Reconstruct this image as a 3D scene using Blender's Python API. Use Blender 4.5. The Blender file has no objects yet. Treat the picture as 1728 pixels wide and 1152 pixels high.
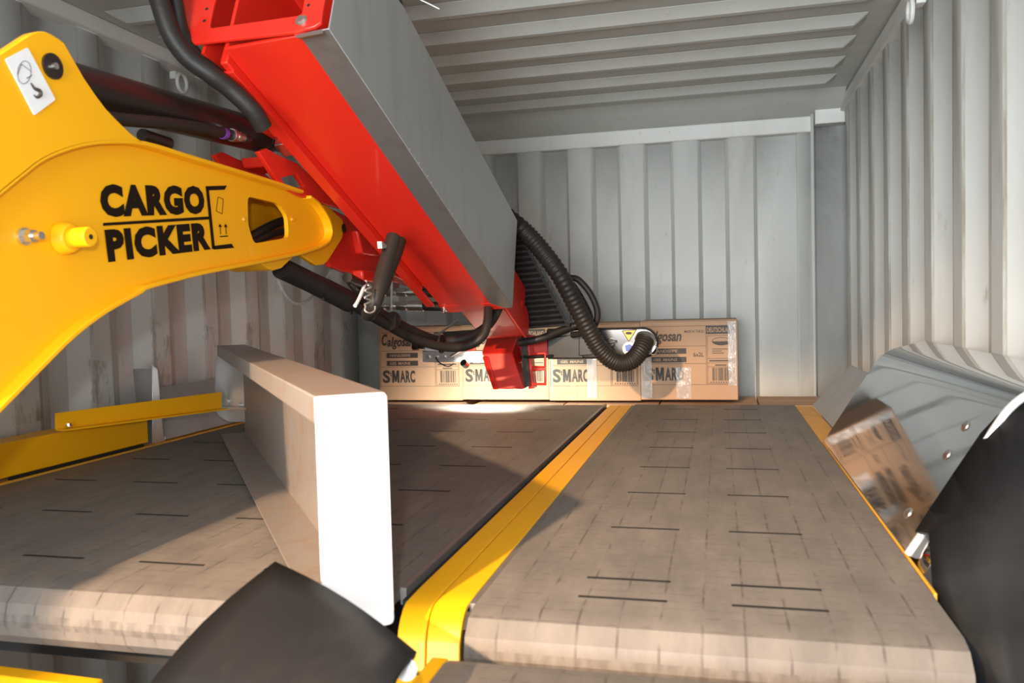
import bpy, bmesh, math, random
from mathutils import Vector, Matrix, noise
random.seed(7)
SC = bpy.context.scene
COL = SC.collection
R = math.radians
V = Vector

# ------------------------------------------------------------------ camera
CAM_POS = V((0, 0, 1.45)); F_PX = 1400.0
YAW, PITCH, ROLL = R(14.042), R(2.426), R(-1.482)
_fwd = V((-math.sin(YAW)*math.cos(PITCH), math.cos(YAW)*math.cos(PITCH), -math.sin(PITCH)))
_rt = V((math.cos(YAW), math.sin(YAW), 0)); _dn = _fwd.cross(_rt)
C_R = _rt*math.cos(ROLL) - _dn*math.sin(ROLL)
C_D = _dn*math.cos(ROLL) + _rt*math.sin(ROLL)
cam_d = bpy.data.cameras.new('camera'); cam = bpy.data.objects.new('camera', cam_d); COL.objects.link(cam)
cam_d.sensor_width = 23.6; cam_d.lens = F_PX*23.6/1728; cam_d.clip_start = .02
m3 = Matrix((C_R, -C_D, -_fwd)).transposed()
cam.matrix_world = Matrix.Translation(CAM_POS) @ m3.to_4x4()
cam_d.dof.use_dof = True; cam_d.dof.focus_distance = 2.7; cam_d.dof.aperture_fstop = 4.5
SC.camera = cam

# ------------------------------------------------------------------ light
SC.view_settings.view_transform = 'Standard'; SC.view_settings.look = 'None'
SC.view_settings.gamma = 1; SC.view_settings.use_curve_mapping = False
SC.view_settings.exposure = 0.5
w = bpy.data.worlds.new('world'); SC.world = w; w.use_nodes = True
w.node_tree.nodes['Background'].inputs[0].default_value = (.88, .95, 1, 1)
w.node_tree.nodes['Background'].inputs[1].default_value = 1.0

def lamp(name, kind, loc, energy, color, target=None, **kw):
    d = bpy.data.lights.new(name, kind); d.energy = energy; d.color = color
    for k, v in kw.items(): setattr(d, k, v)
    o = bpy.data.objects.new(name, d); COL.objects.link(o); o.location = loc
    if target is not None:
        o.rotation_euler = (V(target)-V(loc)).to_track_quat('-Z', 'Y').to_euler()
    return o
# the flash on top of the camera, daylight from the open doors, a halogen yard lamp behind them
lamp('camera_flash', 'POINT', (-.06, .0, 1.57), 25, (.93, .98, 1.0), shadow_soft_size=.02)
lamp('yard_lamp', 'SPOT', (-1.07, -2.53, 2.84), 1450, (1, .68, .41), target=(-.75, 1.05, 1.0),
     spot_size=R(40), spot_blend=1, shadow_soft_size=.05)
lamp('doorway_daylight', 'AREA', (-.75, -3.2, 1.35), 260, (.90, .97, 1.0), target=(-.3, 3.5, 1.5), shape='RECTANGLE', size=2.2, size_y=2.0)

# ------------------------------------------------------------------ helpers
def ray(u, v): return C_R*((u-864)/F_PX) + C_D*((v-576)/F_PX) + _fwd
def at(u, v, X=None, Y=None, Z=None):
    r = ray(u, v)
    t = (X-CAM_POS.x)/r.x if X is not None else (Y-CAM_POS.y)/r.y if Y is not None else (Z-CAM_POS.z)/r.z
    return CAM_POS + r*t
def atp(u, v, p, n):
    r = ray(u, v); return CAM_POS + r*((p-CAM_POS).dot(n)/r.dot(n))

def mat(name, col, rough=.5, metal=0., bump=0., bscale=60, dirt=0., dcol=(.25, .18, .12), dscale=6., coat=0., alpha=1., spec=.5, stretch=(1, 1, 1), rvar=0.):
    m = bpy.data.materials.new(name); m.use_nodes = True
    nt = m.node_tree; b = nt.nodes['Principled BSDF']
    b.inputs['Base Color'].default_value = (*col, 1); b.inputs['Roughness'].default_value = rough
    b.inputs['Metallic'].default_value = metal; b.inputs['Coat Weight'].default_value = coat
    b.inputs['Alpha'].default_value = alpha; b.inputs['Specular IOR Level'].default_value = spec
    tc = nt.nodes.new('ShaderNodeTexCoord'); mp = nt.nodes.new('ShaderNodeMapping'); mp.inputs['Scale'].default_value = stretch
    nt.links.new(tc.outputs['Object'], mp.inputs[0])
    if dirt > 0 or rvar > 0:
        n = nt.nodes.new('ShaderNodeTexNoise'); n.inputs['Scale'].default_value = dscale; n.inputs['Detail'].default_value = 8; n.inputs['Roughness'].default_value = .65
        nt.links.new(mp.outputs[0], n.inputs['Vector'])
        if dirt > 0:
            r = nt.nodes.new('ShaderNodeValToRGB'); r.color_ramp.elements[0].position = .48; r.color_ramp.elements[1].position = .75
            r.color_ramp.elements[0].color = (0, 0, 0, 1); r.color_ramp.elements[1].color = (dirt, dirt, dirt, 1)
            nt.links.new(n.outputs['Fac'], r.inputs[0])
            mx = nt.nodes.new('ShaderNodeMixRGB'); mx.inputs[1].default_value = (*col, 1); mx.inputs[2].default_value = (*dcol, 1)
            nt.links.new(r.outputs[0], mx.inputs[0]); nt.links.new(mx.outputs[0], b.inputs['Base Color'])
        if rvar > 0:
            mr = nt.nodes.new('ShaderNodeMapRange'); mr.inputs[1].default_value = .3; mr.inputs[2].default_value = .7
            mr.inputs[3].default_value = max(.02, rough-rvar); mr.inputs[4].default_value = rough+rvar
            nt.links.new(n.outputs['Fac'], mr.inputs[0]); nt.links.new(mr.outputs[0], b.inputs['Roughness'])
    if bump > 0:
        n2 = nt.nodes.new('ShaderNodeTexNoise'); n2.inputs['Scale'].default_value = bscale; n2.inputs['Detail'].default_value = 4
        nt.links.new(mp.outputs[0], n2.inputs['Vector'])
        bp = nt.nodes.new('ShaderNodeBump'); bp.inputs['Strength'].default_value = bump; bp.inputs['Distance'].default_value = .01
        nt.links.new(n2.outputs['Fac'], bp.inputs['Height']); nt.links.new(bp.outputs[0], b.inputs['Normal'])
    return m

def container_mat(name, col, rust=1.0, phase=None, scuff=None):
    m = mat(name, col, rough=.5, spec=.4)
    nt = m.node_tree; b = nt.nodes['Principled BSDF']; tc = nt.nodes['Texture Coordinate']
    mp = nt.nodes.new('ShaderNodeMapping'); mp.inputs['Scale'].default_value = (1, 1, .35); nt.links.new(tc.outputs['Object'], mp.inputs[0])
    def ns(s, d, r, src):
        n = nt.nodes.new('ShaderNodeTexNoise'); n.inputs['Scale'].default_value = s; n.inputs['Detail'].default_value = d; n.inputs['Roughness'].default_value = r
        nt.links.new(src, n.inputs['Vector']); return n
    def ramp(n, a, bb, v):
        r = nt.nodes.new('ShaderNodeMapRange'); r.inputs[1].default_value = a; r.inputs[2].default_value = bb; r.inputs[4].default_value = v
        nt.links.new(n.outputs['Fac'], r.inputs[0]); return r
    def mix(fac, base, c):
        x = nt.nodes.new('ShaderNodeMixRGB'); x.inputs[2].default_value = (*c, 1)
        if isinstance(base, tuple): x.inputs[1].default_value = (*base, 1)
        else: nt.links.new(base, x.inputs[1])
        nt.links.new(fac, x.inputs[0]); return x.outputs[0]
    g = ramp(ns(3.2, 6, .7, mp.outputs[0]), .5, .75, .5)
    c = mix(g.outputs[0], col, (col[0]*.70, col[1]*.68, col[2]*.64))
    s = ramp(ns(17, 8, .75, mp.outputs[0]), .62, .74, .75)
    c = mix(s.outputs[0], c, (.30, .25, .20))
    r = ramp(ns(9, 9, .7, tc.outputs['Object']), .70, .76, .8*rust)
    c = mix(r.outputs[0], c, (.30, .13, .04))
    sx = nt.nodes.new('ShaderNodeSeparateXYZ'); nt.links.new(tc.outputs['Object'], sx.inputs[0])
    def mth(op, a, bb=None):
        n = nt.nodes.new('ShaderNodeMath'); n.operation = op
        for i, x in enumerate((a, bb)):
            if isinstance(x, (int, float)): n.inputs[i].default_value = x
            elif x is not None: nt.links.new(x, n.inputs[i])
        return n.outputs[0]
    if phase is not None:                                   # grime settled along the folds of the corrugation
        fr = mth('FRACT', mth('ADD', mth('MULTIPLY', mth('SUBTRACT', sx.outputs['Y'], phase), 1/.2825), 50.0))
        e1 = mth('LESS_THAN', mth('ABSOLUTE', mth('SUBTRACT', fr, .275)), .03)
        e2 = mth('LESS_THAN', mth('ABSOLUTE', mth('SUBTRACT', fr, .985)), .02)
        st = nt.nodes.new('ShaderNodeMapping'); st.inputs['Scale'].default_value = (1, 1, .12); nt.links.new(tc.outputs['Object'], st.inputs[0])
        gm = ramp(ns(22, 6, .7, st.outputs[0]), .38, .62, .75)
        c = mix(mth('MULTIPLY', mth('MAXIMUM', e1, e2), gm.outputs[0]), c, (.26, .21, .14))
    if scuff is not None:                                   # brown scuffs rubbed into the crests at load height
        zz = mth('MULTIPLY', mth('GREATER_THAN', sx.outputs['Z'], 1.17), mth('LESS_THAN', mth('ADD', sx.outputs['Z'], mth('MULTIPLY', ns(4, 2, .5, tc.outputs['Object']).outputs['Fac'], .5)), 1.60))
        cr = mth('GREATER_THAN', sx.outputs['X'], scuff)
        sc = ramp(ns(13, 9, .8, mp.outputs[0]), .50, .60, .6)
        c = mix(mth('MULTIPLY', mth('MULTIPLY', zz, cr), sc.outputs[0]), c, (.20, .14, .095))
    nt.links.new(c, b.inputs['Base Color'])
    bp = nt.nodes.new('ShaderNodeBump'); bp.inputs['Strength'].default_value = .25; bp.inputs['Distance'].default_value = .02
    nt.links.new(ns(5, 3, .5, tc.outputs['Object']).outputs['Fac'], bp.inputs['Height']); nt.links.new(bp.outputs[0], b.inputs['Normal'])
    return m

M = dict(
    wall=container_mat('white_container_paint', (.60, .60, .575)),
    wall_r=container_mat('white_container_paint_grimy', (.60, .60, .575), 1.0, 2.67),
    wall_l=container_mat('white_container_paint_scuffed', (.60, .60, .575), 1.0, 2.097, -1.818),
    roof=container_mat('grey_roof_paint', (.47, .48, .45), .8),
    wood=mat('plywood_floor', (.16, .10, .06), .7, dirt=.6),
    yellow=mat('yellow_paint', (.95, .45, .004), .42, coat=.12, spec=.35, bump=.03, bscale=25),
    dullyellow=mat('worn_yellow_paint', (.72, .36, .03), .45, dirt=.5, dcol=(.35, .17, .04), dscale=14),
    red=mat('red_paint', (.78, .025, .012), .36, coat=.25, bump=.02, bscale=40),
    steel=mat('galvanised_steel', (.44, .44, .44), .45, .45, dirt=.3, dcol=(.2, .19, .18), dscale=4, stretch=(3, 3, .6)),
    strip=mat('bare_steel_strip', (.30, .275, .26), .42, .6, dirt=.5, dcol=(.18, .15, .13), dscale=18),
    mirror=mat('polished_stainless', (.56, .56, .56), .045, 1., rvar=.03, dscale=9),
    plate=mat('brushed_stainless', (.62, .62, .62), .32, .85),
    guidepaint=mat('dusty_aluminium', (.34, .30, .275), .42, .35, dirt=.7, dcol=(.34, .20, .11), dscale=22),
    endcap=mat('pale_end_plate', (.80, .80, .82), .4, .0, dirt=.2, dcol=(.6, .6, .65)),
    chrome=mat('zinc_plated_steel', (.75, .74, .72), .28, 1.),
    rubber=mat('black_rubber', (.008, .0078, .009), .6, dirt=.6, dcol=(.022, .021, .021), dscale=7, bump=.15, bscale=14, spec=.22),
    hose=mat('black_hose', (.022, .018, .016), .5, bump=.1, bscale=120, spec=.35),
    black=mat('black_paint', (.018, .013, .011), .35),
    chain=mat('black_plastic', (.03, .03, .03), .4),
    dark=mat('shadow_gap_black', (.012, .010, .009), .8),
    glossblack=mat('dark_polished_panel', (.22, .20, .19), .16, .9),
    card=mat('cardboard', (.50, .315, .20), .75, dirt=.25, dcol=(.42, .25, .15), dscale=5, bump=.05, bscale=90),
    ink=mat('dark_print', (.055, .045, .04), .6),
    rim=mat('brushed_rim', (.8, .8, .8), .38, .5),
    letter=mat('black_vinyl', (.012, .007, .004), .6, spec=.15),
    white=mat('white_plastic', (.85, .85, .87), .4),
    blue=mat('blue_print', (.08, .16, .55), .4),
    signyellow=mat('sign_yellow', (.85, .52, .03), .4),
    purple=mat('purple_band', (.18, .05, .35), .4),
    rope=mat('braided_wire', (.5, .49, .47), .45, .4, bump=.6, bscale=260),
    tape=mat('clear_packing_tape', (.80, .80, .82), .10, bump=.9, bscale=38, alpha=.38, spec=1., stretch=(1, 1, .55)),
    red_light=mat('red_plastic', (.7, .03, .02), .3),
)

def belt_mat():
    m = mat('grey_modular_belt', (.235, .215, .20), .5, spec=.28)
    nt = m.node_tree; b = nt.nodes['Principled BSDF']; tc = nt.nodes['Texture Coordinate']
    sep = nt.nodes.new('ShaderNodeSeparateXYZ'); nt.links.new(tc.outputs['Object'], sep.inputs[0])
    def math_(op, a, bb=None):
        n = nt.nodes.new('ShaderNodeMath'); n.operation = op
        for i, x in enumerate((a, bb)):
            if x is None: continue
            if isinstance(x, (int, float)): n.inputs[i].default_value = x
            else: nt.links.new(x, n.inputs[i])
        return n.outputs[0]
    y = math_('MULTIPLY', sep.outputs['Y'], 1/.0278)
    fr = math_('FRACT', math_('ADD', y, 100)); row = math_('FLOOR', math_('ADD', y, 100))
    seam = math_('LESS_THAN', fr, .10)
    odd = math_('MODULO', row, 2)
    x = math_('FRACT', math_('ADD', math_('MULTIPLY', sep.outputs['X'], 1/.0515), math_('MULTIPLY', odd, .0)))
    xs = math_('LESS_THAN', math_('ABSOLUTE', math_('SUBTRACT', x, .5)), .035)
    n = nt.nodes.new('ShaderNodeTexNoise'); n.inputs['Scale'].default_value = 7; n.inputs['Detail'].default_value = 8; n.inputs['Roughness'].default_value = .7
    mp = nt.nodes.new('ShaderNodeMapping'); mp.inputs['Scale'].default_value = (2.2, .8, 1); nt.links.new(tc.outputs['Object'], mp.inputs[0]); nt.links.new(mp.outputs[0], n.inputs['Vector'])
    rp = nt.nodes.new('ShaderNodeValToRGB'); e = rp.color_ramp.elements
    e[0].position = .35; e[0].color = (.135, .118, .106, 1); e[1].position = .72; e[1].color = (.20, .172, .15, 1)
    nt.links.new(n.outputs['Fac'], rp.inputs[0])
    n3 = nt.nodes.new('ShaderNodeTexNoise'); n3.inputs['Scale'].default_value = 30; n3.inputs['Detail'].default_value = 6; nt.links.new(mp.outputs[0], n3.inputs['Vector'])
    k = nt.nodes.new('ShaderNodeMapRange'); k.inputs[1].default_value = .42; k.inputs[2].default_value = .60; k.inputs[4].default_value = .7
    nt.links.new(n3.outputs['Fac'], k.inputs[0])
    f1 = math_('MULTIPLY', math_('MAXIMUM', math_('MULTIPLY', seam, .7), xs), k.outputs[0])
    mx = nt.nodes.new('ShaderNodeMixRGB'); mx.inputs[2].default_value = (.07, .055, .05, 1)
    nt.links.new(f1, mx.inputs[0]); nt.links.new(rp.outputs[0], mx.inputs[1])
    # pale scuffs
    n4 = nt.nodes.new('ShaderNodeTexNoise'); n4.inputs['Scale'].default_value = 5; n4.inputs['Detail'].default_value = 10; n4.inputs['Roughness'].default_value = .8
    nt.links.new(tc.outputs['Object'], n4.inputs['Vector'])
    k4 = nt.nodes.new('ShaderNodeMapRange'); k4.inputs[1].default_value = .62; k4.inputs[2].default_value = .72; k4.inputs[4].default_value = .5
    nt.links.new(n4.outputs['Fac'], k4.inputs[0])
    mx2 = nt.nodes.new('ShaderNodeMixRGB'); mx2.inputs[2].default_value = (.36, .33, .30, 1)
    nt.links.new(k4.outputs[0], mx2.inputs[0]); nt.links.new(mx.outputs[0], mx2.inputs[1]); nt.links.new(mx2.outputs[0], b.inputs['Base Color'])
    bp = nt.nodes.new('ShaderNodeBump'); bp.inputs['Strength'].default_value = .35; bp.inputs['Distance'].default_value = .002
    inv = math_('SUBTRACT', 1, math_('MAXIMUM', seam, xs)); nt.links.new(inv, bp.inputs['Height']); nt.links.new(bp.outputs[0], b.inputs['Normal'])
    return m
M['belt'] = belt_mat()

class MB:
    def __init__(s): s.v = []; s.f = []; s.mi = []; s.cur = 0
    def add(s, vs, fs):
        o = len(s.v); s.v += [V(x) for x in vs]; s.f += [[i+o for i in f] for f in fs]; s.mi += [s.cur]*len(fs); return s
    def box(s, a, b):
        (x0, y0, z0), (x1, y1, z1) = a, b
        return s.hexa([(x0,y0,z0),(x1,y0,z0),(x1,y1,z0),(x0,y1,z0)], [(x0,y0,z1),(x1,y0,z1),(x1,y1,z1),(x0,y1,z1)])
    def hexa(s, lo, hi):
        n = len(lo); vs = list(lo)+list(hi)
        return s.add(vs, [list(range(n))[::-1], list(range(n, 2*n))] + [[i, (i+1) % n, n+(i+1) % n, n+i] for i in range(n)])
    def prism(s, pts, vec):
        pts = [V(p) for p in pts]; vec = V(vec); return s.hexa(pts, [p+vec for p in pts])
    def obox(s, o, ax, ay, az):            # corner and three edge vectors
        o, ax, ay, az = V(o), V(ax), V(ay), V(az); return s.prism([o, o+ax, o+ax+ay, o+ay], az)
    def tube(s, path, r, n=12, cap=True):
        path = [V(p) for p in path]; N = len(path); rs = r if isinstance(r, (list, tuple)) else [r]*N
        t0 = (path[1]-path[0]).normalized(); up = V((0, 0, 1)) if abs(t0.z) < .9 else V((1, 0, 0))
        x = t0.cross(up).normalized(); vs = []
        for i, p in enumerate(path):
            t = (path[min(i+1, N-1)]-path[max(i-1, 0)]).normalized()
            x = (x - t*x.dot(t)).normalized(); y = t.cross(x)
            for k in range(n):
                a = 2*math.pi*k/n; vs.append(p + (x*math.cos(a)+y*math.sin(a))*rs[i])
        fs = [[i*n+k, i*n+(k+1) % n, (i+1)*n+(k+1) % n, (i+1)*n+k] for i in range(N-1) for k in range(n)]
        if cap: fs += [list(range(n))[::-1], list(range((N-1)*n, N*n))]
        return s.add(vs, fs)
    def cyl(s, a, b, r, n=20, r2=None): return s.tube([a, b], [r, r if r2 is None else r2], n)
    def sweep(s, sections):               # closed loops of equal length
        n = len(sections[0]); vs = [p for sec in sections for p in sec]; N = len(sections)
        fs = [[i*n+k, i*n+(k+1) % n, (i+1)*n+(k+1) % n, (i+1)*n+k] for i in range(N-1) for k in range(n)]
        return s.add(vs, fs + [list(range(n))[::-1], list(range((N-1)*n, N*n))])
    def grid(s, rows, thick=None):
        n = len(rows[0]); N = len(rows); vs = [V(p) for r in rows for p in r]
        return s.add(vs, [[i*n+k, i*n+k+1, (i+1)*n+k+1, (i+1)*n+k] for i in range(N-1) for k in range(n-1)])
    def build(s, name, m, parent=None, smooth=True, bevel=0, solid=0, angle=35):
        org = world_of(parent) if parent else V((0, 0, 0))
        me = bpy.data.meshes.new(name); me.from_pydata([tuple(p-org) for p in s.v], [], s.f)
        ms = m if isinstance(m, (list, tuple)) else [m]
        for x in ms: me.materials.append(x)
        me.polygons.foreach_set('material_index', s.mi)
        bm = bmesh.new(); bm.from_mesh(me); bmesh.ops.remove_doubles(bm, verts=bm.verts, dist=1e-6)
        bmesh.ops.recalc_face_normals(bm, faces=bm.faces); bm.to_mesh(me); bm.free()
        return finish(name, me, parent, smooth, bevel, solid, angle)

def finish(name, me, parent, smooth=True, bevel=0, solid=0, angle=35):
    if smooth:
        me.polygons.foreach_set('use_smooth', [True]*len(me.polygons)); me.set_sharp_from_angle(angle=R(angle))
    o = bpy.data.objects.new(name, me); COL.objects.link(o)
    if parent: o.parent = parent
    if solid:
        md = o.modifiers.new('thickness', 'SOLIDIFY'); md.thickness = solid; md.offset = 0
    if bevel:
        md = o.modifiers.new('bevel', 'BEVEL'); md.width = bevel; md.segments = 2; md.limit_method = 'ANGLE'; md.angle_limit = R(40)
    return o

def world_of(o):
    p = V((0, 0, 0))
    while o: p += V(o.location); o = o.parent
    return p

def plate(name, outer, holes, vec, m, parent=None, bevel=0):
    org = world_of(parent) if parent else V((0, 0, 0))
    bm = bmesh.new(); ed = []
    for loop in [outer]+holes:
        vs = [bm.verts.new(V(p)-org) for p in loop]
        ed += [bm.edges.new((vs[i], vs[(i+1) % len(vs)])) for i in range(len(vs))]
    bmesh.ops.triangle_fill(bm, use_beauty=True, use_dissolve=False, edges=ed)
    r = bmesh.ops.extrude_face_region(bm, geom=list(bm.faces))
    bmesh.ops.translate(bm, vec=V(vec), verts=[g for g in r['geom'] if isinstance(g, bmesh.types.BMVert)])
    bmesh.ops.recalc_face_normals(bm, faces=bm.faces)
    me = bpy.data.meshes.new(name); bm.to_mesh(me); bm.free(); me.materials.append(m)
    return finish(name, me, parent, True, bevel)

def spline(pts, n=8, closed=False):
    P = [V(p) for p in pts]; out = []; N = len(P)
    g = (lambda i: P[i % N]) if closed else (lambda i: P[max(0, min(N-1, i))])
    for i in range(N if closed else N-1):
        a, b, c, d = g(i-1), g(i), g(i+1), g(i+2)
        for k in range(n):
            t = k/n; out.append(.5*((2*b)+(c-a)*t+(2*a-5*b+4*c-d)*t*t+(3*b-a-3*c+d)*t**3))
    if not closed: out.append(P[-1])
    return out

def rounded(pts, r, n=5):
    P = [V(p) for p in pts]; out = []
    for i, p in enumerate(P):
        a, b = P[i-1], P[(i+1) % len(P)]
        d1 = min(r, (a-p).length*.45); d2 = min(r, (b-p).length*.45)
        s, e = p+(a-p).normalized()*d1, p+(b-p).normalized()*d2
        for k in range(n+1):
            t = k/n; out.append(s*(1-t)**2 + p*2*t*(1-t) + e*t*t)
    return out

def text_bm(mb, s, o, ex, ey, size, xs=1., bold=0., shear=0., sp=1., ez=None, width=None, thick=.0004, height=None):
    """letters of string s laid in the plane (ex, ey) from origin o, joined into mb"""
    cu = bpy.data.curves.new('t', 'FONT'); cu.body = s; cu.size = 1; cu.offset = bold; cu.shear = shear; cu.space_character = sp; cu.resolution_u = 3
    ob = bpy.data.objects.new('t', cu); COL.objects.link(ob)
    dg = bpy.context.evaluated_depsgraph_get(); me = bpy.data.meshes.new_from_object(ob.evaluated_get(dg))
    bpy.data.objects.remove(ob); bpy.data.curves.remove(cu)
    ex, ey, o = V(ex), V(ey), V(o)
    x0 = min(v.co.x for v in me.vertices); x1 = max(v.co.x for v in me.vertices); y0 = min(v.co.y for v in me.vertices); y1 = max(v.co.y for v in me.vertices)
    sx = width/(x1-x0) if width else size*xs
    sy = height/(y1-y0) if height else size
    yb = y0 if height else 0
    mb.add([o + ex*((v.co.x-x0)*sx) + ey*((v.co.y-yb)*sy) for v in me.vertices], [list(p.vertices) for p in me.polygons])
    bpy.data.meshes.remove(me)

def tag(o, label, cat, group=None):
    o['label'] = label; o['category'] = cat
    if group: o['group'] = group
    return o
def thing(name, label, cat, loc=(0, 0, 0), group=None):
    o = bpy.data.objects.new(name, None); COL.objects.link(o); o.location = loc; o.empty_display_size = .05
    return tag(o, label, cat, group)
def struct(o): o['kind'] = 'structure'; return o
def bolt(mb, p, n, r=.008, h=.006):
    p, n = V(p), V(n).normalized(); mb.cyl(p, p+n*h*.4, r*1.5, 16); mb.cyl(p, p+n*h, r, 6)

# ================================================================== the container
XL, XR, YB, ZC, Y0 = -1.812, .545, 4.0, 2.345, -.6
def corr_profile(starts, flat, slope, out, depth, lo, hi):
    pts = [(lo, depth)]
    for s in starts:
        if s-slope <= lo or s+flat+slope >= hi: continue
        pts += [(s-slope, depth), (s, 0), (s+flat, 0), (s+flat+slope, depth)]
    return pts + [(hi, depth)]
# side walls
pr = corr_profile([2.67+.2825*k for k in range(-11, 5)], .075, .068, .07, .036, Y0, YB+.06)
mb = MB(); mb.grid([[(XR+d, y, z) for y, d in pr] for z in (0, .8, 1.6, 2.27)])
struct(mb.build('wall_right', M['wall_r'], solid=.004, angle=20))
pl = corr_profile([2.097+.2825*k for k in range(-9, 7)], .075, .068, .07, .036, Y0, YB+.06)
mb = MB(); mb.grid([[(XL-d, y, z) for y, d in pl] for z in (0, .8, 1.6, 2.30)])
struct(mb.build('wall_left', M['wall_l'], solid=.004, angle=20))
# end wall
pb = corr_profile([-.696+.2503*k for k in range(-4, 4)], .106, .019, .107, .045, XL-.06, .357)
pb = pb[:-1] + [(.357, .045)]
mb = MB(); mb.grid([[(x, YB+d, z) for x, d in pb] for z in (0, .8, 1.6, 2.3)])
mb.grid([[(x, YB+d, z) for x, d in ((.357, .045), (.36, .0), (.413, .0), (.414, -.02), (.424, -.02), (.426, .03), (XR+.06, .03))] for z in (0, 2.3)])
struct(mb.build('wall_back', M['wall'], solid=.004, angle=20))
mb = MB(); mb.box((XL-.06, Y0, -.04), (XR+.06, YB+.06, 0)); struct(mb.build('floor', M['wood']))
# roof with pressed ribs
mb = MB(); mb.grid([[(x, y, ZC) for x in (XL-.05, XR+.05)] for y in (Y0, YB+.05)])
for k in range(18):
    y = 3.625-.2465*k + (.0 if k < 3 else .004*k)
    if y < Y0+.1: break
    for sgn in (1,):
        lo = [(-1.74, y-.062, ZC-.0005), (.475, y-.062, ZC-.0005), (.475, y+.062, ZC-.0005), (-1.74, y+.062, ZC-.0005)]
        hi = [(-1.70, y-.012, ZC-.026), (.435, y-.012, ZC-.026), (.435, y+.012, ZC-.026), (-1.70, y+.012, ZC-.026)]
        mb.hexa(lo, hi)
struct(mb.build('ceiling', M['roof'], bevel=.006, angle=20))
# rails and headers
mb = MB(); mb.prism([(XR-.012, Y0, 2.275), (XR-.004, Y0, 2.335), (XR+.06, Y0, 2.345), (XR+.06, Y0, 2.262), (XR+.03, Y0, 2.262)], (0, YB-Y0, 0)); struct(mb.build('trim_1', M['wall'], bevel=.004))
mb = MB(); mb.prism([(XL+.012, Y0, 2.305), (XL+.03, Y0, 2.345), (XL-.06, Y0, 2.345), (XL-.06, Y0, 2.295), (XL-.03, Y0, 2.295)], (0, YB-Y0, 0)); struct(mb.build('trim_2', M['wall'], bevel=.004))
mb = MB(); mb.box((XL, YB-.012, 2.2), (.42, YB+.06, 2.272)); struct(mb.build('trim_3', M['wall'], bevel=.006))
mb = MB(); mb.prism([(XL, YB-.20, ZC), (XL, YB-.012, 2.272), (XL, YB+.05, 2.272), (XL, YB+.05, ZC)], (XR-XL-.005, 0, 0)); struct(mb.build('trim_4', M['roof']))
mb = MB(); mb.box((.428, YB-.05, 2.225), (XR+.01, YB+.02, 2.312)); struct(mb.build('trim_5', M['wall'], bevel=.004))
# added unseen panel behind the camera, blocks yard lamp to shade the left belt
mb = MB(); mb.box((XL, -.64, 0), (-1.012, -.60, 2.345)); struct(mb.build('shade_panel_1', M['wall'], bevel=.004))

# lashing rings
def lashing_ring(c, n, label):
    r_ = thing('lashing_ring', label, 'ring', c); c = V(c)
    b = MB(); ex = V((0, 1, 0)); ez = V((0, 0, 1)); n = V(n)
    pts = [c+n*.022 + ex*(math.cos(a)*.026) + ez*(math.sin(a)*.03-.022) for a in [2*math.pi*k/20 for k in range(21)]]
    b.tube(pts, .006, 8); b.build('ring', M['wall'], r_)
    b = MB(); b.box(c+V((-.012, -.02, -.01)), c+V((.012, .02, .016))); b.build('bracket', M['wall'], r_, bevel=.003)
    return r_
lashing_ring(at(297, 130, X=XL+.03), (1, 0, 0), 'small white lashing ring under the roof rail of the left container wall')
lashing_ring(at(1552, 2, X=XR-.03), (-1, 0, 0), 'small white lashing ring at the top rail of the right container wall')

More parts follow.
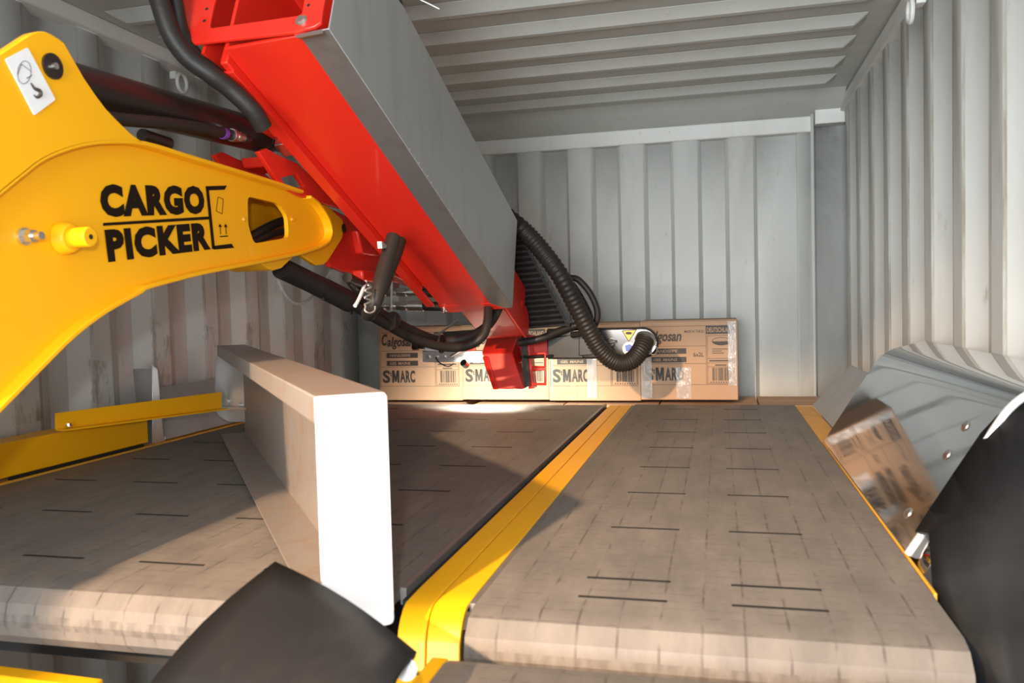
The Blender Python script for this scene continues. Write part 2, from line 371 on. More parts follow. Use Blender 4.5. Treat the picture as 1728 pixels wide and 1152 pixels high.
# ================================================================== boxes
BW, BH, BD = .40, .334, .33
FX, FY, BZ = -1.522, 3.55, 1.033
BOXL = ['leftmost soap box of the top row, partly behind the steel bar end',
        'soap box of the top row partly hidden behind the red tool head',
        'soap box of the top row behind the corrugated hose, right of the red tool head',
        'rightmost soap box of the top row with shiny tape strips on its front']
def lx(zx): return (zx-10)*BW/870
def lz(zy): return (940-zy)*BH/722
def box_print(root):
    y = FY-.0012; o0 = V(root.location)
    b = MB(); ex, ez = V((1, 0, 0)), V((0, 0, 1)); Pt = lambda zx, zy: V((o0.x+lx(zx), y, o0.z+lz(zy)))
    def rect(a, b0, c, d):
        b.add([Pt(a, d), Pt(c, d), Pt(c, b0), Pt(a, b0)], [[0, 1, 2, 3]])
    def line(a, b0, c, d):
        t = 1.6
        rect(min(a, c)-t, min(b0, d)-t, max(a, c)+t, max(b0, d)+t)
    W = lambda z: z*BW/870
    line(30, 270, 850, 270); line(30, 450, 603, 450); line(30, 610, 603, 610); line(30, 800, 850, 800); line(30, 270, 30, 800); line(603, 270, 603, 800); line(850, 270, 850, 800)
    line(615, 360, 840, 360); line(615, 360, 615, 790); line(840, 360, 840, 790); line(615, 790, 840, 790); line(615, 565, 840, 565); line(615, 605, 840, 605); line(615, 640, 840, 640)
    text_bm(b, 'C', Pt(48, 398), ex, ez, 1, width=W(62), height=W(118), bold=.035, shear=.25)
    text_bm(b, 'algosan', Pt(105, 435), ex, ez, 1, width=W(282), height=W(125), bold=.03, shear=.25)
    text_bm(b, 'MADE IN THE EU', Pt(412, 332), ex, ez, 1, width=W(178), height=W(24), bold=.01, shear=.2)
    text_bm(b, '6x2L', Pt(490, 548), ex, ez, 1, width=W(92), height=W(40), bold=.012)
    text_bm(b, 'S', Pt(48, 768), ex, ez, 1, width=W(80), height=W(128), bold=.035)
    text_bm(b, 't', Pt(126, 700), ex, ez, 1, width=W(17), height=W(46), bold=.03)
    b.add([Pt(148+76*u, 765-122*v) for u, v in ((0, 0), (0, 1), (.30, 1), (.27, 0))], [[0, 1, 2, 3]])
    b.add([Pt(148+76*u, 765-122*v) for u, v in ((.73, 0), (.70, 1), (1, 1), (1, 0))], [[0, 1, 2, 3]])
    b.add([Pt(148+76*u, 765-122*v) for u, v in ((.12, 1), (.32, 1), (.50, .50), (.68, 1), (.88, 1), (.60, .08), (.40, .08))], [[0, 1, 2, 6], [2, 3, 4, 5], [2, 5, 6]])
    text_bm(b, 'ARC', Pt(232, 765), ex, ez, 1, width=W(160), height=W(122), bold=.04, sp=1.12)
    rect(95, 470, 427, 520); rect(95, 548, 427, 598); rect(605, 272, 848, 345)
    # barcode
    x = 655
    while x < 810:
        wd = random.choice((3, 3, 6, 9)); rect(x, 648, x+wd, 765); x += wd+random.choice((3, 4, 7))
    b.add([Pt(738+82*math.cos(a), 412+36*math.sin(a)) for a in [k*math.pi/12 for k in range(13)]], [list(range(13))])
    for k in range(24):
        a0, a1 = k*math.pi/12, (k+1)*math.pi/12
        b.add([Pt(738+82*math.cos(a0), 412+36*math.sin(a0)), Pt(738+82*math.cos(a1), 412+36*math.sin(a1)), Pt(738+77*math.cos(a1), 412+32*math.sin(a1)), Pt(738+77*math.cos(a0), 412+32*math.sin(a0))], [[0, 1, 2, 3]])
    for k, (t0, t1) in enumerate(((655, 800), (655, 740), (655, 760))): rect(t0, 478+18*k, t1, 484+18*k)
    rect(630, 580, 825, 592); rect(680, 620, 780, 630)
    for k in range(9): rect(640+22*k, 774, 650+22*k, 784)
    b.build('print', M['ink'], root, smooth=False)
    # knocked-out letters
    Pt2 = lambda zx, zy: V((o0.x+lx(zx), FY-.002, o0.z+lz(zy)))
    for txt, zx, zy, wd, hg in (('HANDSEIFE', 130, 508, 220, 26), ('GEL MAINS', 130, 586, 218, 26), ('DEUTSCHLAND', 612, 330, 230, 44)):
        b2 = MB(); text_bm(b2, txt, Pt2(zx, zy), ex, ez, 1, width=W(wd), height=W(hg), bold=.02, shear=.2 if hg < 40 else 0)
        b2.build('bar_lettering', M['card'], root, smooth=False)

def carton(loc, label, group, w_=BW, d_=BD, h_=BH):
    r_ = thing('cardboard_box', label, 'cardboard box', loc, group); x, y, z = loc
    b = MB(); b.box((x+.001, y, z), (x+w_-.001, y+d_, z+h_-.0035)); b.build('carton', M['card'], r_, bevel=.003)
    b = MB(); b.box((x+.002, y+.001, z+h_-.003), (x+w_-.002, y+d_/2-.002, z+h_)); b.box((x+.002, y+d_/2+.002, z+h_-.003), (x+w_-.002, y+d_-.001, z+h_)); b.build('flap', M['card'], r_)
    return r_
proto = carton((FX, FY, BZ), BOXL[0], 'soap boxes in the top row'); box_print(proto)
top_boxes = [proto]
for i in (1, 2, 3):
    c = proto.copy(); COL.objects.link(c); c.location = (FX+i*.3985, FY-.004*i, BZ+(.004, .001, .006)[i-1]); c['label'] = BOXL[i]; top_boxes.append(c)
    for ch in proto.children:
        k = ch.copy(); COL.objects.link(k); k.parent = c
def tape(root, u0, v0, u1, v1):
    o = V(root.location); y = o.y-.003
    a, b_ = at(u0, v0, Y=y), at(u1, v1, Y=y); mb = MB(); nx, nz = 5, 14; rows = []
    for j in range(nz+1):
        rows.append([V((a.x+(b_.x-a.x)*i/nx, y-.0005-.003*abs(noise.noise(V((i*.9, j*.8, u0*.1)))), a.z+(b_.z-a.z)*j/nz)) for i in range(nx+1)])
    mb.grid(rows); mb.build('packing_tape', M['tape'], root)
tape(top_boxes[3], 1082, 603, 1101, 671); tape(top_boxes[3], 1141, 620, 1167, 672); tape(top_boxes[3], 1228, 542, 1243, 650)
tape(top_boxes[2], 930, 604, 934, 660); tape(top_boxes[2], 990, 600, 1008, 672)
LL = ['leftmost carton of the lower row, just showing over the wide belt',
      'second carton from the left in the lower row, brightly lit',
      'third carton from the left in the lower row, below the red tool head',
      'carton of the lower row behind the yellow strips between the belts',
      'rightmost carton of the lower row, its flap sticking out to the right']
for i in range(5):
    carton((-1.46+i*.404-(.06 if i == 0 else 0), 3.50, .688), LL[i], 'cartons in the lower row')
for lev in (0, 1):
    for i in range(5):
        carton((-1.46+i*.404, 3.505, .344*lev), 'plain carton in the hidden bottom layers of the stack', 'cartons at the bottom of the stack', h_=.343)

# ================================================================== conveyors
ZB = 1.05
def belt(root, x0, x1, yn, yf, z, rad=.05, slots_x=(), slots_y=(), sl=.12):
    b = MB(); sec = []
    prof = [(yf, z), ]
    pts = [(yf, z-.012), (yf, z)]
    cy = yn+rad
    for k in range(0, 6):
        a = math.pi/2 + k*R(30)
        pts.append((cy+rad*math.cos(a)*1.0, z-rad+rad*math.sin(a)))
    inner = [(yn+rad, z-2*rad+.012), (yn+.02, z-rad), (yn+rad, z-.012)]
    loop = pts + inner
    b.sweep([[V((x, p[0], p[1])) for p in loop] for x in (x0, x1)])
    b.cur = 1
    for sy in slots_y:
        for sx in slots_x:
            if sx < x0 or sx+sl > x1: continue
            b.box((sx, sy-.0035, z-.002), (sx+sl, sy+.0035, z+.0006))
    o = b.build('belt', [M['belt'], M['dark']], root, angle=20)
    b = MB(); b.cyl((x0+.01, yn+rad, z-rad), (x1-.01, yn+rad, z-rad), rad-.014, 24); b.build('roller', M['dark'], root)
    b = MB(); b.box((x0+.02, yn+.13, z-.16), (x1-.02, yf-.01, z-.014)); b.build('frame', M['dark'], root)
    for x in (x0+.06, x1-.10):
        for y in (yn+.35, yf-.35):
            b = MB(); b.box((x, y, 0), (x+.05, y+.05, z-.155)); b.build('leg', M['dark'], root)
    return o
sy_main = [1.147+.2805*k for k in range(8)]
main = thing('wide_conveyor', 'wide grey modular belt conveyor on the left, under the yellow arm', 'conveyor', (-1.07, 1.0, 0))
belt(main, -1.69, -.446, 1.0, 3.268, ZB, .05, [-1.15+.2275*k for k in range(-2, 4)], sy_main)
# edge strip, raised belt edge
b = MB(); b.box((-.446, 1.09, ZB-.02), (-.437, 3.268, ZB+.004)); b.build('edge_strip', M['strip'], main)
b = MB(); b.box((-.437, 1.075, ZB-.03), (-.422, 3.25, ZB-.008)); b.build('gap_strip', M['dark'], main)
# side rail with lip
b = MB(); b.prism([(-1.70, 1.0, ZB+.012), (-1.70, 2.18, ZB+.012), (-1.70, 2.18, ZB+.098), (-1.70, 1.0, ZB+.098)], (-.02, 0, 0))
b.prism([(-1.72, 1.0, ZB+.08), (-1.72, 1.95, ZB+.08), (-1.72, 1.95, ZB+.096), (-1.72, 1.0, ZB+.096)], (-.07, 0, 0)); b.build('side_rail', M['yellow'], main, bevel=.003)
b = MB(); b.box((-1.715, 1.0, ZB-.01), (-1.688, 3.25, ZB+.005)); b.build('edge_lip', M['dullyellow'], main)
b = MB(); b.box((-1.699, 1.66, ZB+.004), (-1.694, 2.15, ZB+.013)); b.build('gap', M['dark'], main)
b = MB(); b.box((-1.66, 1.14, .90), (-.46, 1.17, .955)); b.build('cross_member', M['dark'], main)

small = thing('narrow_conveyor', 'narrow grey modular belt conveyor on the right, beside the polished guard', 'conveyor', (0, 1.0, 0))
belt(small, -.325, .272, 1.0, 3.285, ZB, .05, [-.193, .011], [1.11, 1.19]+[1.19+.2795*k for k in range(1, 8)])

def cover(name, x0, x1, root, m, z=ZB+.002):
    pts = [(3.25, z), (1.10, z)]
    for k in range(1, 7):
        a = R(90+15*k); pts.append((1.06+.055*math.cos(a)*.9, z-.055+.055*math.sin(a)))
    pts.append((1.006, .975))
    b = MB(); t = .004
    b.sweep([[V((x, y, zz)) for y, zz in pts]+[V((x, y+.006, zz-.006)) for y, zz in pts[::-1]] for x in (x0, x1)])
    return b.build(name, m, root, bevel=.001)
cover('cover_strip', -.421, -.3815, main, M['yellow'])
cover('cover_strip', -.3795, -.334, small, M['yellow'])
b = MB(); b.box((-.42, 1.08, ZB-.02), (-.334, 3.25, ZB-.008)); b.build('cover_support', M['dark'], small)
b = MB(); b.box((-.334, 1.06, ZB-.012), (-.3255, 3.27, ZB-.0005)); b.build('belt_edge', M['strip'], small)
b = MB(); b.box((.274, 1.2, ZB-.02), (.279, 2.44, ZB+.001)); b.box((.274, 2.44, ZB-.02), (.335, 3.27, ZB-.003)); b.build('edge_cover', M['dullyellow'], small, bevel=.002)

# infeed belt in the foreground
inf = thing('infeed_conveyor', 'dusty infeed belt in the foreground, cut by the bottom edge of the photo', 'conveyor', (0, .3, 0))
zi = 1.03
b = MB(); pts = [(.1, zi-.012), (.1, zi)] + [(.915+.045*math.cos(R(90-k*30)), zi-.045+.045*math.sin(R(90-k*30))) for k in range(6)] + [(.9, zi-.078), (.94, zi-.05), (.91, zi-.012)]
b.sweep([[V((x, y, z)) for y, z in pts] for x in (-.322, .262)]); b.build('belt', M['belt'], inf, angle=20)
b = MB(); b.box((-.32, .1, zi-.16), (.26, .86, zi-.014)); b.build('frame', M['dark'], inf)
b = MB(); b.box((-.346, .1, zi-.06), (-.324, .94, zi-.004)); b.build('side_plate', M['yellow'], inf, bevel=.003)
for x in (-.28, .18):
    for y in (.2, .75):
        b = MB(); b.box((x, y, 0), (x+.05, y+.05, zi-.158)); b.build('leg', M['dark'], inf)
b = MB(); b.prism([(-.47, .97, .955), (-.325, .97, .955), (-.325, 1.0, .972), (-.47, 1.0, .972)], (0, 0, -.05)); b.build('cross_plate', M['yellow'], inf)
# lower yellow bar at the left edge
lb = MB(); p, q = at(-60, 1132, Y=.98), at(150, 1160, Y=.98); lb.prism([p, q, q+V((0, 0, -.05)), p+V((0, 0, -.05))], (0, .03, 0))
tag(lb.build('cross_bar', M['yellow'], bevel=.003), 'yellow cross bar low at the left edge, under the end of the wide belt', 'bar')

# ================================================================== grey guide (deflector)
A = V((-.402, .957, 0)); tg = R(37); gd = V((-math.sin(tg), math.cos(tg), 0)); gn = V((gd.y, -gd.x, 0))
G = lambda d, n, z: A + gd*d + gn*n + V((0, 0, z))
guide = thing('belt_guide', 'grey metal channel standing across the wide belt, bright end plate towards the camera', 'guide rail', G(0, 0, ZB+.006))
z0, z1 = ZB+.007, 1.348
b = MB(); b.prism([G(.004, -.088, z1-.034), G(.004, -.088, z1), G(.004, 0, z1), G(.004, 0, z1-.004), G(.004, -.084, z1-.004), G(.004, -.084, z1-.034)], gd*1.83); b.build('top_flange', M['guidepaint'], guide, bevel=.002)
b = MB(); b.prism([G(.004, -.012, z0), G(.004, 0, z0), G(.004, 0, z1-.004), G(.004, -.012, z1-.004)], gd*1.83); b.build('web', M['guidepaint'], guide)
b = MB(); b.prism([G(.004, -.088, z0), G(.004, -.088, z0+.004), G(.004, -.012, z0+.004), G(.004, -.012, z0)], gd*1.82); b.build('bottom_flange', M['guidepaint'], guide)
pts = rounded([G(0, -.088, z0), G(0, 0, z0), G(0, 0, z1), G(0, -.088, z1)], .008)
b = MB(); b.prism(pts, -gd*.004); b.build('end_plate', M['endcap'], guide, bevel=.001)
# bracket at the far end
bp0 = [G(1.80, -.30, 1.10), G(1.80, -.30, 1.345), G(1.80, -.012, 1.345), G(1.80, -.012, 1.075), G(1.80, -.26, 1.075)]
pb_ = [at(365, 596, Y=2.40), at(430, 640, Y=2.40), at(440, 695, Y=2.40), at(432, 712, Y=2.40), at(385, 712, Y=2.40), at(366, 700, Y=2.40), at(361, 680, Y=2.40)]
b = MB(); b.prism(rounded(pb_, .02), gd*.006); br = b.build('end_bracket', M['plate'], guide, bevel=.001)
for (u, v) in ((383, 677), (403, 684), (423, 675)):
    b = MB(); bolt(b, at(u, v, Y=2.398), (0, -1, 0), .006, .008); b.build('bolt', M['chrome'], br)
b = MB(); b.obox(at(372, 686, Y=2.392), V((.12, -.01, 0)), V((0, -.03, 0)), V((0, 0, -.004))); b.build('bracket_lip', M['chrome'], br)

# yellow link bar from the side rail to the guide
lk = thing('link_bar', 'long yellow angle bar joining the left side rail to the grey guide', 'bar', at(95, 720, X=-1.695))
pl0, pl1 = at(95, 697, X=-1.695), at(374, 661, Y=2.37)
q0, q1 = at(95, 724, X=-1.695), at(374, 689, Y=2.37)
ax = (pl1-pl0).normalized()
b = MB(); b.prism([pl0, pl1, q1, q0], V((-.004, 0, 0))); b.build('flange', M['yellow'], lk)
b = MB(); b.prism([q0, q1+ax*.06, q1+ax*.06+V((.03, -.005, 0)), q0+V((.03, -.005, 0))], (0, 0, -.004)); b.build('foot', M['yellow'], lk)
b = MB(); bolt(b, at(116, 719, X=-1.68), (0, 0, 1), .006, .008); b.build('bolt', M['chrome'], lk)

# left steel guards behind the rail
fin = MB(); fin.prism([at(257, 615, X=-1.70), at(266, 622, X=-1.70), at(277, 745, X=-1.70), at(258, 748, X=-1.70)], V((-.006, 0, 0)))
fin.prism([at(266, 622, X=-1.70), at(266, 622, X=-1.70)+V((0, .006, 0)), at(277, 745, X=-1.70)+V((0, .006, 0)), at(277, 745, X=-1.70)], V((-.09, 0, 0)))
tag(fin.build('support_fin', M['plate'], bevel=.001), 'upright pale steel fin behind the end of the yellow side rail', 'bracket')
gs = MB(); gs.prism([(-1.695, 2.255, 1.06), (-1.695, 2.95, 1.06), (-1.775, 2.95, 1.215), (-1.775, 2.27, 1.215)], (-.004, 0, 0))
tag(gs.build('steel_guard', M['steel']), 'dark grey sloping steel guard along the left side of the wide belt', 'guard')

# ================================================================== right guard
gr = thing('side_guard', 'polished stainless guard reflecting the boxes, along the right side of the narrow belt', 'guard', (.28, 1.9, ZB))
prof = [(.279+.131*t, 1.052+.213*t) for t in (0, .33, .66, 1)]
a0 = math.atan2(.213, .131); px, pz = prof[-1]
for k in range(12):
    a1 = a0 - (a0-R(16))*(k+.5)/12; px += .0065*math.cos(a1); pz += .0065*math.sin(a1); prof.append((px, pz))
prof.append((.54, pz+(.54-px)*math.tan(R(14))))
b = MB(); b.grid([[(x, y, z) for x, z in prof] for y in (1.385, 2.443)]); sh = b.build('sheet', M['mirror'], gr, angle=4)
b = MB(); b.tube([V((x-.003, 1.366, z+.002)) for x, z in prof], .0062, 10); b.build('rim', M['rim'], gr)
b = MB(); b.grid([[(.279, y, 1.046), (.291, y, 1.066), (.306, y, 1.09)] for y in (1.285, 1.383)]); b.build('lower_sheet', M['mirror'], gr, solid=.002)
nrm = V((-.25, 0, .155)).normalized()
for (u, v) in ((1630, 719), (1599, 767), (1533, 866)):
    p = atp(u, v, V((.279, 1.4, 1.052)), nrm); b = MB()
    for k in range(5):
        a0 = R(18*k); 
    b.tube([p, p+nrm*.002, p+nrm*.005, p+nrm*.0065], [.0105, .010, .006, .001], 16); b.build('rivet', M['chrome'], gr)
g2 = MB(); g2.prism([(.335, 2.55, 1.052), (.335, 3.27, 1.052), (.47, 3.27, 1.20), (.47, 2.55, 1.20)], (.004, 0, 0))
tag(g2.build('side_guard', M['steel']), 'matt grey guard plate beyond the polished one, right of the narrow belt', 'guard')

def flap_sheet(name, rows, label, m=M['rubber'], th=.007):
    b = MB(); b.grid(rows); o = b.build(name, m, solid=th, angle=60); return tag(o, label, 'rubber flap')
rf = []
tp = [(1547, 899), (1570, 863), (1611, 801), (1656, 733), (1683, 703), (1708, 682), (1733, 674), (1790, 669)]
md = [(1570, 900), (1600, 890), (1640, 880), (1670, 870), (1700, 865), (1720, 862), (1740, 860), (1800, 855)]
lo = [(1574, 985), (1602, 980), (1640, 975), (1670, 970), (1700, 968), (1720, 966), (1740, 965), (1800, 960)]
l2 = [(1600, 1062), (1625, 1062), (1650, 1062), (1680, 1062), (1700, 1062), (1720, 1062), (1740, 1062), (1800, 1060)]
l3 = [(1650, 1185), (1665, 1185), (1690, 1185), (1705, 1185), (1720, 1185), (1735, 1185), (1760, 1185), (1810, 1185)]
for rw, ys in ((tp, (1.375,)*8), (md, (1.29, 1.28, 1.27, 1.27, 1.27, 1.27, 1.27, 1.27)), (lo, (1.245, 1.24, 1.23, 1.22, 1.22, 1.22, 1.22, 1.22)), (l2, (1.21, 1.20, 1.20, 1.19, 1.19, 1.19, 1.19, 1.19)), (l3, (1.15, 1.13, 1.12, 1.11, 1.11, 1.11, 1.11, 1.11))):
    rf.append([at(u, v, Y=y) for (u, v), y in zip(rw, ys)])
flap_sheet('rubber_flap', rf, 'black rubber flap hanging from the polished guard, right edge of the photo')
# left flap in the foreground
lf = []
for t in [k/8 for k in range(9)]:
    a = at(466+(702-466)*t, 950+(1105-950)*t - 14*math.sin(math.pi*t), Y=.90-.10*t)
    c = at(240+(650-240)*t, 1175+25*t, Y=.80-.10*t)
    lf.append([a+(c-a)*s_+V((0, -.012*math.sin(math.pi*s_), .01*math.sin(math.pi*s_))) for s_ in [j/6 for j in range(7)]])
lfo = flap_sheet('rubber_flap', lf, 'black rubber flap sticking up in the foreground before the wide belt end')
b = MB(); pb2 = at(686, 1129, Y=.785); bolt(b, pb2, (0.2, -1, .3), .0075, .007); b.build('bolt', M['steel'], lfo)

# ================================================================== yellow arm
XA = -.96; XW = -.982; XI = -1.108
arm = thing('lifting_arm', 'curved yellow lifting arm with black lettering, reaching in from the left', 'arm', (-.98, .3, 0))
Aw = lambda u, v: at(u, v, X=XA)
top_low = [Aw(*p) for p in ((0, 332), (39, 300), (78, 271), (130, 251), (182, 243), (247, 246), (330, 270), (467, 311), (513, 326))]
bot_out = [Aw(*p) for p in ((0, 699), (39, 659), (80, 617), (129, 569), (180, 530), (240, 496), (256, 487), (343, 464), (429, 447), (505, 431), (540, 420))]
tip_pts = [Aw(*p) for p in ((525, 329), (541, 342), (556, 365), (563, 388), (560, 405), (552, 414), (540, 420))]
back_top = [V((XA, .30, 1.62)), V((XA, .55, 1.56)), Aw(-110, 432), Aw(-50, 375)]
back_bot = [V((XA, .30, 1.42)), V((XA, .52, 1.33)), V((XA, .68, 1.22)), Aw(-60, 772), Aw(-30, 735)]
Tl = spline(back_top+top_low, 4); Bl = spline(back_bot+bot_out, 4)
def sh_x(pts, x): return [V((x, p.y, p.z)) for p in pts]
# side plate with window
outline = sh_x(Tl, XW)+sh_x(tip_pts[1:], XW)+sh_x(Bl[::-1], XW)
# thin duplicates
def dedupe(p):
    o = []
    for q in p:
        if not o or (q-o[-1]).length > .004: o.append(q)
    if (o[0]-o[-1]).length < .004: o.pop()
    return o
win = rounded([at(418, 331, X=XW), at(470, 343, X=XW), at(485, 365, X=XW), at(487, 401, X=XW), at(429, 411, X=XW), at(419, 380, X=XW)], .014, 4)
plate('side_plate', dedupe(outline), [dedupe(win)], (-.010, 0, 0), M['yellow'], arm, bevel=.001)
plate('far_side_plate', sh_x(dedupe(outline), XI), [], (.010, 0, 0), M['yellow'], arm)
def flange(path, name, t=.008, up=1):
    b = MB(); secs = []
    for i, p in enumerate(path):
        d = (path[min(i+1, len(path)-1)]-path[max(i-1, 0)]); nn = V((0, -d.z, d.y)).normalized()*up
        secs.append([V((XA, p.y, p.z)), V((XI-.015, p.y, p.z)), V((XI-.015, p.y, p.z))+nn*t, V((XA, p.y, p.z))+nn*t])
    b.sweep(secs); return b.build(name, M['yellow'], arm, bevel=.002)
flange(dedupe(Tl), 'top_flange', .008, 1)
flange(dedupe(Bl), 'bottom_flange', .008, 1)
flange(dedupe(spline(tip_pts, 4)), 'nose_flange', .008, -1)
# lug
lug = [Aw(*p) for p in ((-60, 130), (0, 91), (39, 65), (52, 57), (65, 53), (76, 53), (86, 57), (98, 64), (109, 73), (125, 101), (142, 131), (161, 159), (178, 182), (198, 203), (222, 226), (246, 243))]
lugb = [p for p in Tl if p.y > .75 and p.y < lug[-1].y][::-1]
lo_ = dedupe(lug + [p+V((0, 0, .004)) for p in lugb] + [Aw(-60, 380)])
plate('lug', sh_x(lo_, XA), [], (-.016, 0, 0), M['yellow'], arm, bevel=.003)
plate('lug', sh_x(lo_, XI+.002), [], (-.016, 0, 0), M['yellow'], arm, bevel=.003)
pin = Aw(87, 112)
b = MB(); b.cyl(pin+V((.004, 0, 0)), pin+V((-.18, 0, 0)), .019, 24); pn = b.build('pivot_pin', M['black'], arm)
b = MB(); b.cyl(pin+V((.009, 0, 0)), pin+V((.003, 0, 0)), .005, 10); b.build('grease_nipple', M['chrome'], pn)
# sticker with hook pictogram
s4 = [at(8, 100, X=XA+.0015), at(46, 80, X=XA+.0015), at(93, 168, X=XA+.0015), at(57, 195, X=XA+.0015)]
b = MB(); b.prism(rounded(s4, .003), (.001, 0, 0)); st = b.build('hook_sticker', M['white'], arm)
X2 = XA+.0030
b = MB(); cc = [at(41+11*math.cos(a)-3*math.sin(a), 122+19*math.sin(a)+3*math.cos(a), X=X2) for a in [k*math.pi/12 for k in range(24)]]
b.tube(cc+[cc[0]], .0004, 6)
b.tube([at(36, 108, X=X2), at(30, 126, X=X2)], .0004, 6); b.tube([at(36, 108, X=X2), at(52, 120, X=X2)], .0004, 6); b.tube([at(45, 132, X=X2), at(54, 127, X=X2)], .0005, 6)
hk = spline([at(52, 140, X=X2), at(58, 149, X=X2), at(66, 153, X=X2), at(68, 160, X=X2), at(62, 164, X=X2), at(57, 160, X=X2)], 6)
b.tube(hk, [.0010+.0022*math.sin(math.pi*min(1, i/len(hk)*1.1)) for i in range(len(hk))], 8); b.build('pictogram', M['ink'], st)
# tongue plates
tg_ = [Aw(*p) for p in ((508, 335), (525, 329), (546, 323), (594, 369), (596, 380), (594, 401), (570, 440), (563, 446), (551, 447), (526, 430))]
plate('tongue', sh_x(dedupe(tg_), XA-.028), [], (-.014, 0, 0), M['yellow'], arm, bevel=.002)
b = MB(); pv = at(581, 385, X=XA-.026); b.cyl(pv, pv+V((-.12, 0, 0)), .0125, 20); b.build('pivot_hole_pin', M['black'], arm)
f_ = [Aw(*p) for p in ((448, 440), (512, 428), (487, 452), (473, 456), (466, 453))]
plate('lower_fin', sh_x(dedupe(f_), XI+.03), [], (.10, 0, 0), M['yellow'], arm, bevel=.002)
# weld nubs, grease boss, screws
b = MB(); c0 = at(105, 402, X=XW); b.tube([c0+V((.0, 0, 0)), c0+V((.014, 0, 0)), c0+V((.02, 0, 0))], [.026, .0235, .021], 24); b.tube([c0, c0+V((.052, 0, 0))], [.0155, .0155], 24); bs = b.build('boss', M['yellow'], arm, bevel=.002)
b = MB(); b.cyl(c0+V((.05, 0, 0)), c0+V((.0527, 0, 0)), .004, 12); b.build('boss_bore', M['dark'], bs)
b = MB(); c1 = at(38, 399, X=XW); b.cyl(c1, c1+V((.006, 0, 0)), .013, 20); b.cyl(c1, c1+V((.02, 0, 0)), .010, 6); b.cyl(c1, c1+V((.034, 0, 0)), .006, 14); b.build('stud_nut', M['chrome'], arm)
for (u, v) in ((411, 370), (492, 370)):
    b = MB(); c = at(u, v, X=XW); b.tube([c, c+V((.003, 0, 0)), c+V((.0045, 0, 0))], [.0045, .004, .002], 12); b.build('screw', M['dullyellow'], arm)
# lettering
xt = XW+.0012
o_t = at(168, 365, X=xt); o_e = at(345, 361, X=xt)
ey_t = V((0, -math.sin(R(8.0)), math.cos(R(8.0)))); 
b = MB()
def ln(u0, v0, u1, v1, u2, v2, u3, v3): b.add([at(u0, v0, X=xt), at(u1, v1, X=xt), at(u2, v2, X=xt), at(u3, v3, X=xt)], [[0, 1, 2, 3]])
def arm_text(s, bl, br, tl, bold, sp=1.13):
    p, q, r_ = at(*bl, X=xt), at(*br, X=xt), at(*tl, X=xt)
    ex = (q-p); wdt = ex.length; ex.normalize(); up = (r_-p); hgt = up.length; up.normalize()
    text_bm(b, s, p, ex, up, 1, width=wdt, height=hgt, bold=bold, sp=sp)
arm_text('CARGO', (172, 367), (347, 361), (166, 310), .066)
arm_text('PICKER', (183, 443), (356, 421), (176, 387), .062)
ln(174, 376, 354, 365, 354, 370, 174, 381)
ln(349, 314, 383, 313, 379, 320, 350, 321)
ln(347, 314, 352, 314, 363, 420, 358, 420)
ln(359, 415, 391, 411, 395, 418, 361, 421)
lw = .9
def thin(u0, v0, u1, v1, w_=.45):
    du, dv = u1-u0, v1-v0; L = math.hypot(du, dv); nx_, ny_ = -dv/L*w_, du/L*w_
    ln(u0+nx_, v0+ny_, u1+nx_, v1+ny_, u1-nx_, v1-ny_, u0-nx_, v0-ny_)
for a_, c_ in (((368, 332), (377, 336)), ((377, 336), (375, 361)), ((375, 361), (365, 356)), ((365, 356), (368, 332))): thin(*a_, *c_)
for u in (371.5, 381): thin(u, 380, u+1, 395, .6); b.add([at(u-3, 383, X=xt), at(u+3, 383, X=xt), at(u-.3, 377, X=xt)], [[0, 1, 2]])
thin(371, 399, 385, 398, .9)
b.build('lettering', M['letter'], arm, smooth=False)
# column of the machine carrying the arm (outside the frame to the left)
b = MB(); b.box((-1.40, .24, 0), (-1.22, .44, 1.66)); b.box((-1.24, .30, 1.47), (-1.10, .42, 1.63)); b.build('column', M['yellow'], arm, bevel=.004)

# cable seen in the arm window
b = MB(); b.tube(spline([at(400, 415, X=-1.06), at(430, 396, X=-1.045), at(455, 382, X=-1.045), at(480, 372, X=-1.045), at(505, 368, X=-1.045)], 5), .011, 10)
b.tube(spline([at(405, 420, X=-1.035), at(440, 403, X=-1.03), at(470, 392, X=-1.03), at(500, 386, X=-1.03)], 5), .008, 10)
tag(b.build('hydraulic_hose', M['hose']), 'black cables inside the yellow arm, seen through its window', 'hose')

# ================================================================== hydraulic cylinder
cyl = thing('hydraulic_cylinder', 'thick black hydraulic cylinder between the yellow lug and the red boom', 'hydraulic cylinder', V((-1.033, pin.y, pin.z)))
ca = V((-1.036, pin.y+.02, 1.829)); cb = at(443, 230, X=-1.036); cdir = (cb-ca).normalized()
b = MB(); b.cyl(ca, cb, .0385, 28); b.build('barrel', M['black'], cyl, bevel=.003)
b = MB(); b.tube([cb-cdir*.015, cb, cb+cdir*.02, cb+cdir*.035], [.0395, .0415, .038, .024], 28); b.build('gland', M['black'], cyl)
b = MB(); b.cyl(cb+cdir*.03, cb+cdir*.085, .030, 18, .026); b.build('clevis', M['black'], cyl, bevel=.004)
b = MB(); pb3 = at(258, 233, X=-1.01); b.tube([pb3+V((0, -.03, 0)), pb3+V((0, .045, -.002))], .012, 12); b.build('port_block', M['black'], cyl)
hs = thing('hydraulic_hose', 'black hose with purple band running along the hydraulic cylinder', 'hose', at(200, 205, X=-.98))
hp = spline([at(165, 196, X=-.993), at(210, 202, X=-.988), at(280, 208, X=-.988), at(340, 216, X=-.988), at(372, 223, X=-.988), at(392, 228, X=-.988)], 6)
b = MB(); b.tube(hp, .0115, 12); b.build('tube', M['hose'], hs)
d_ = (hp[-1]-hp[-2]).normalized(); b = MB(); q = at(377, 225, X=-.988); b.cyl(q-d_*.006, q+d_*.006, .0122, 14); b.build('colour_band', M['purple'], hs)
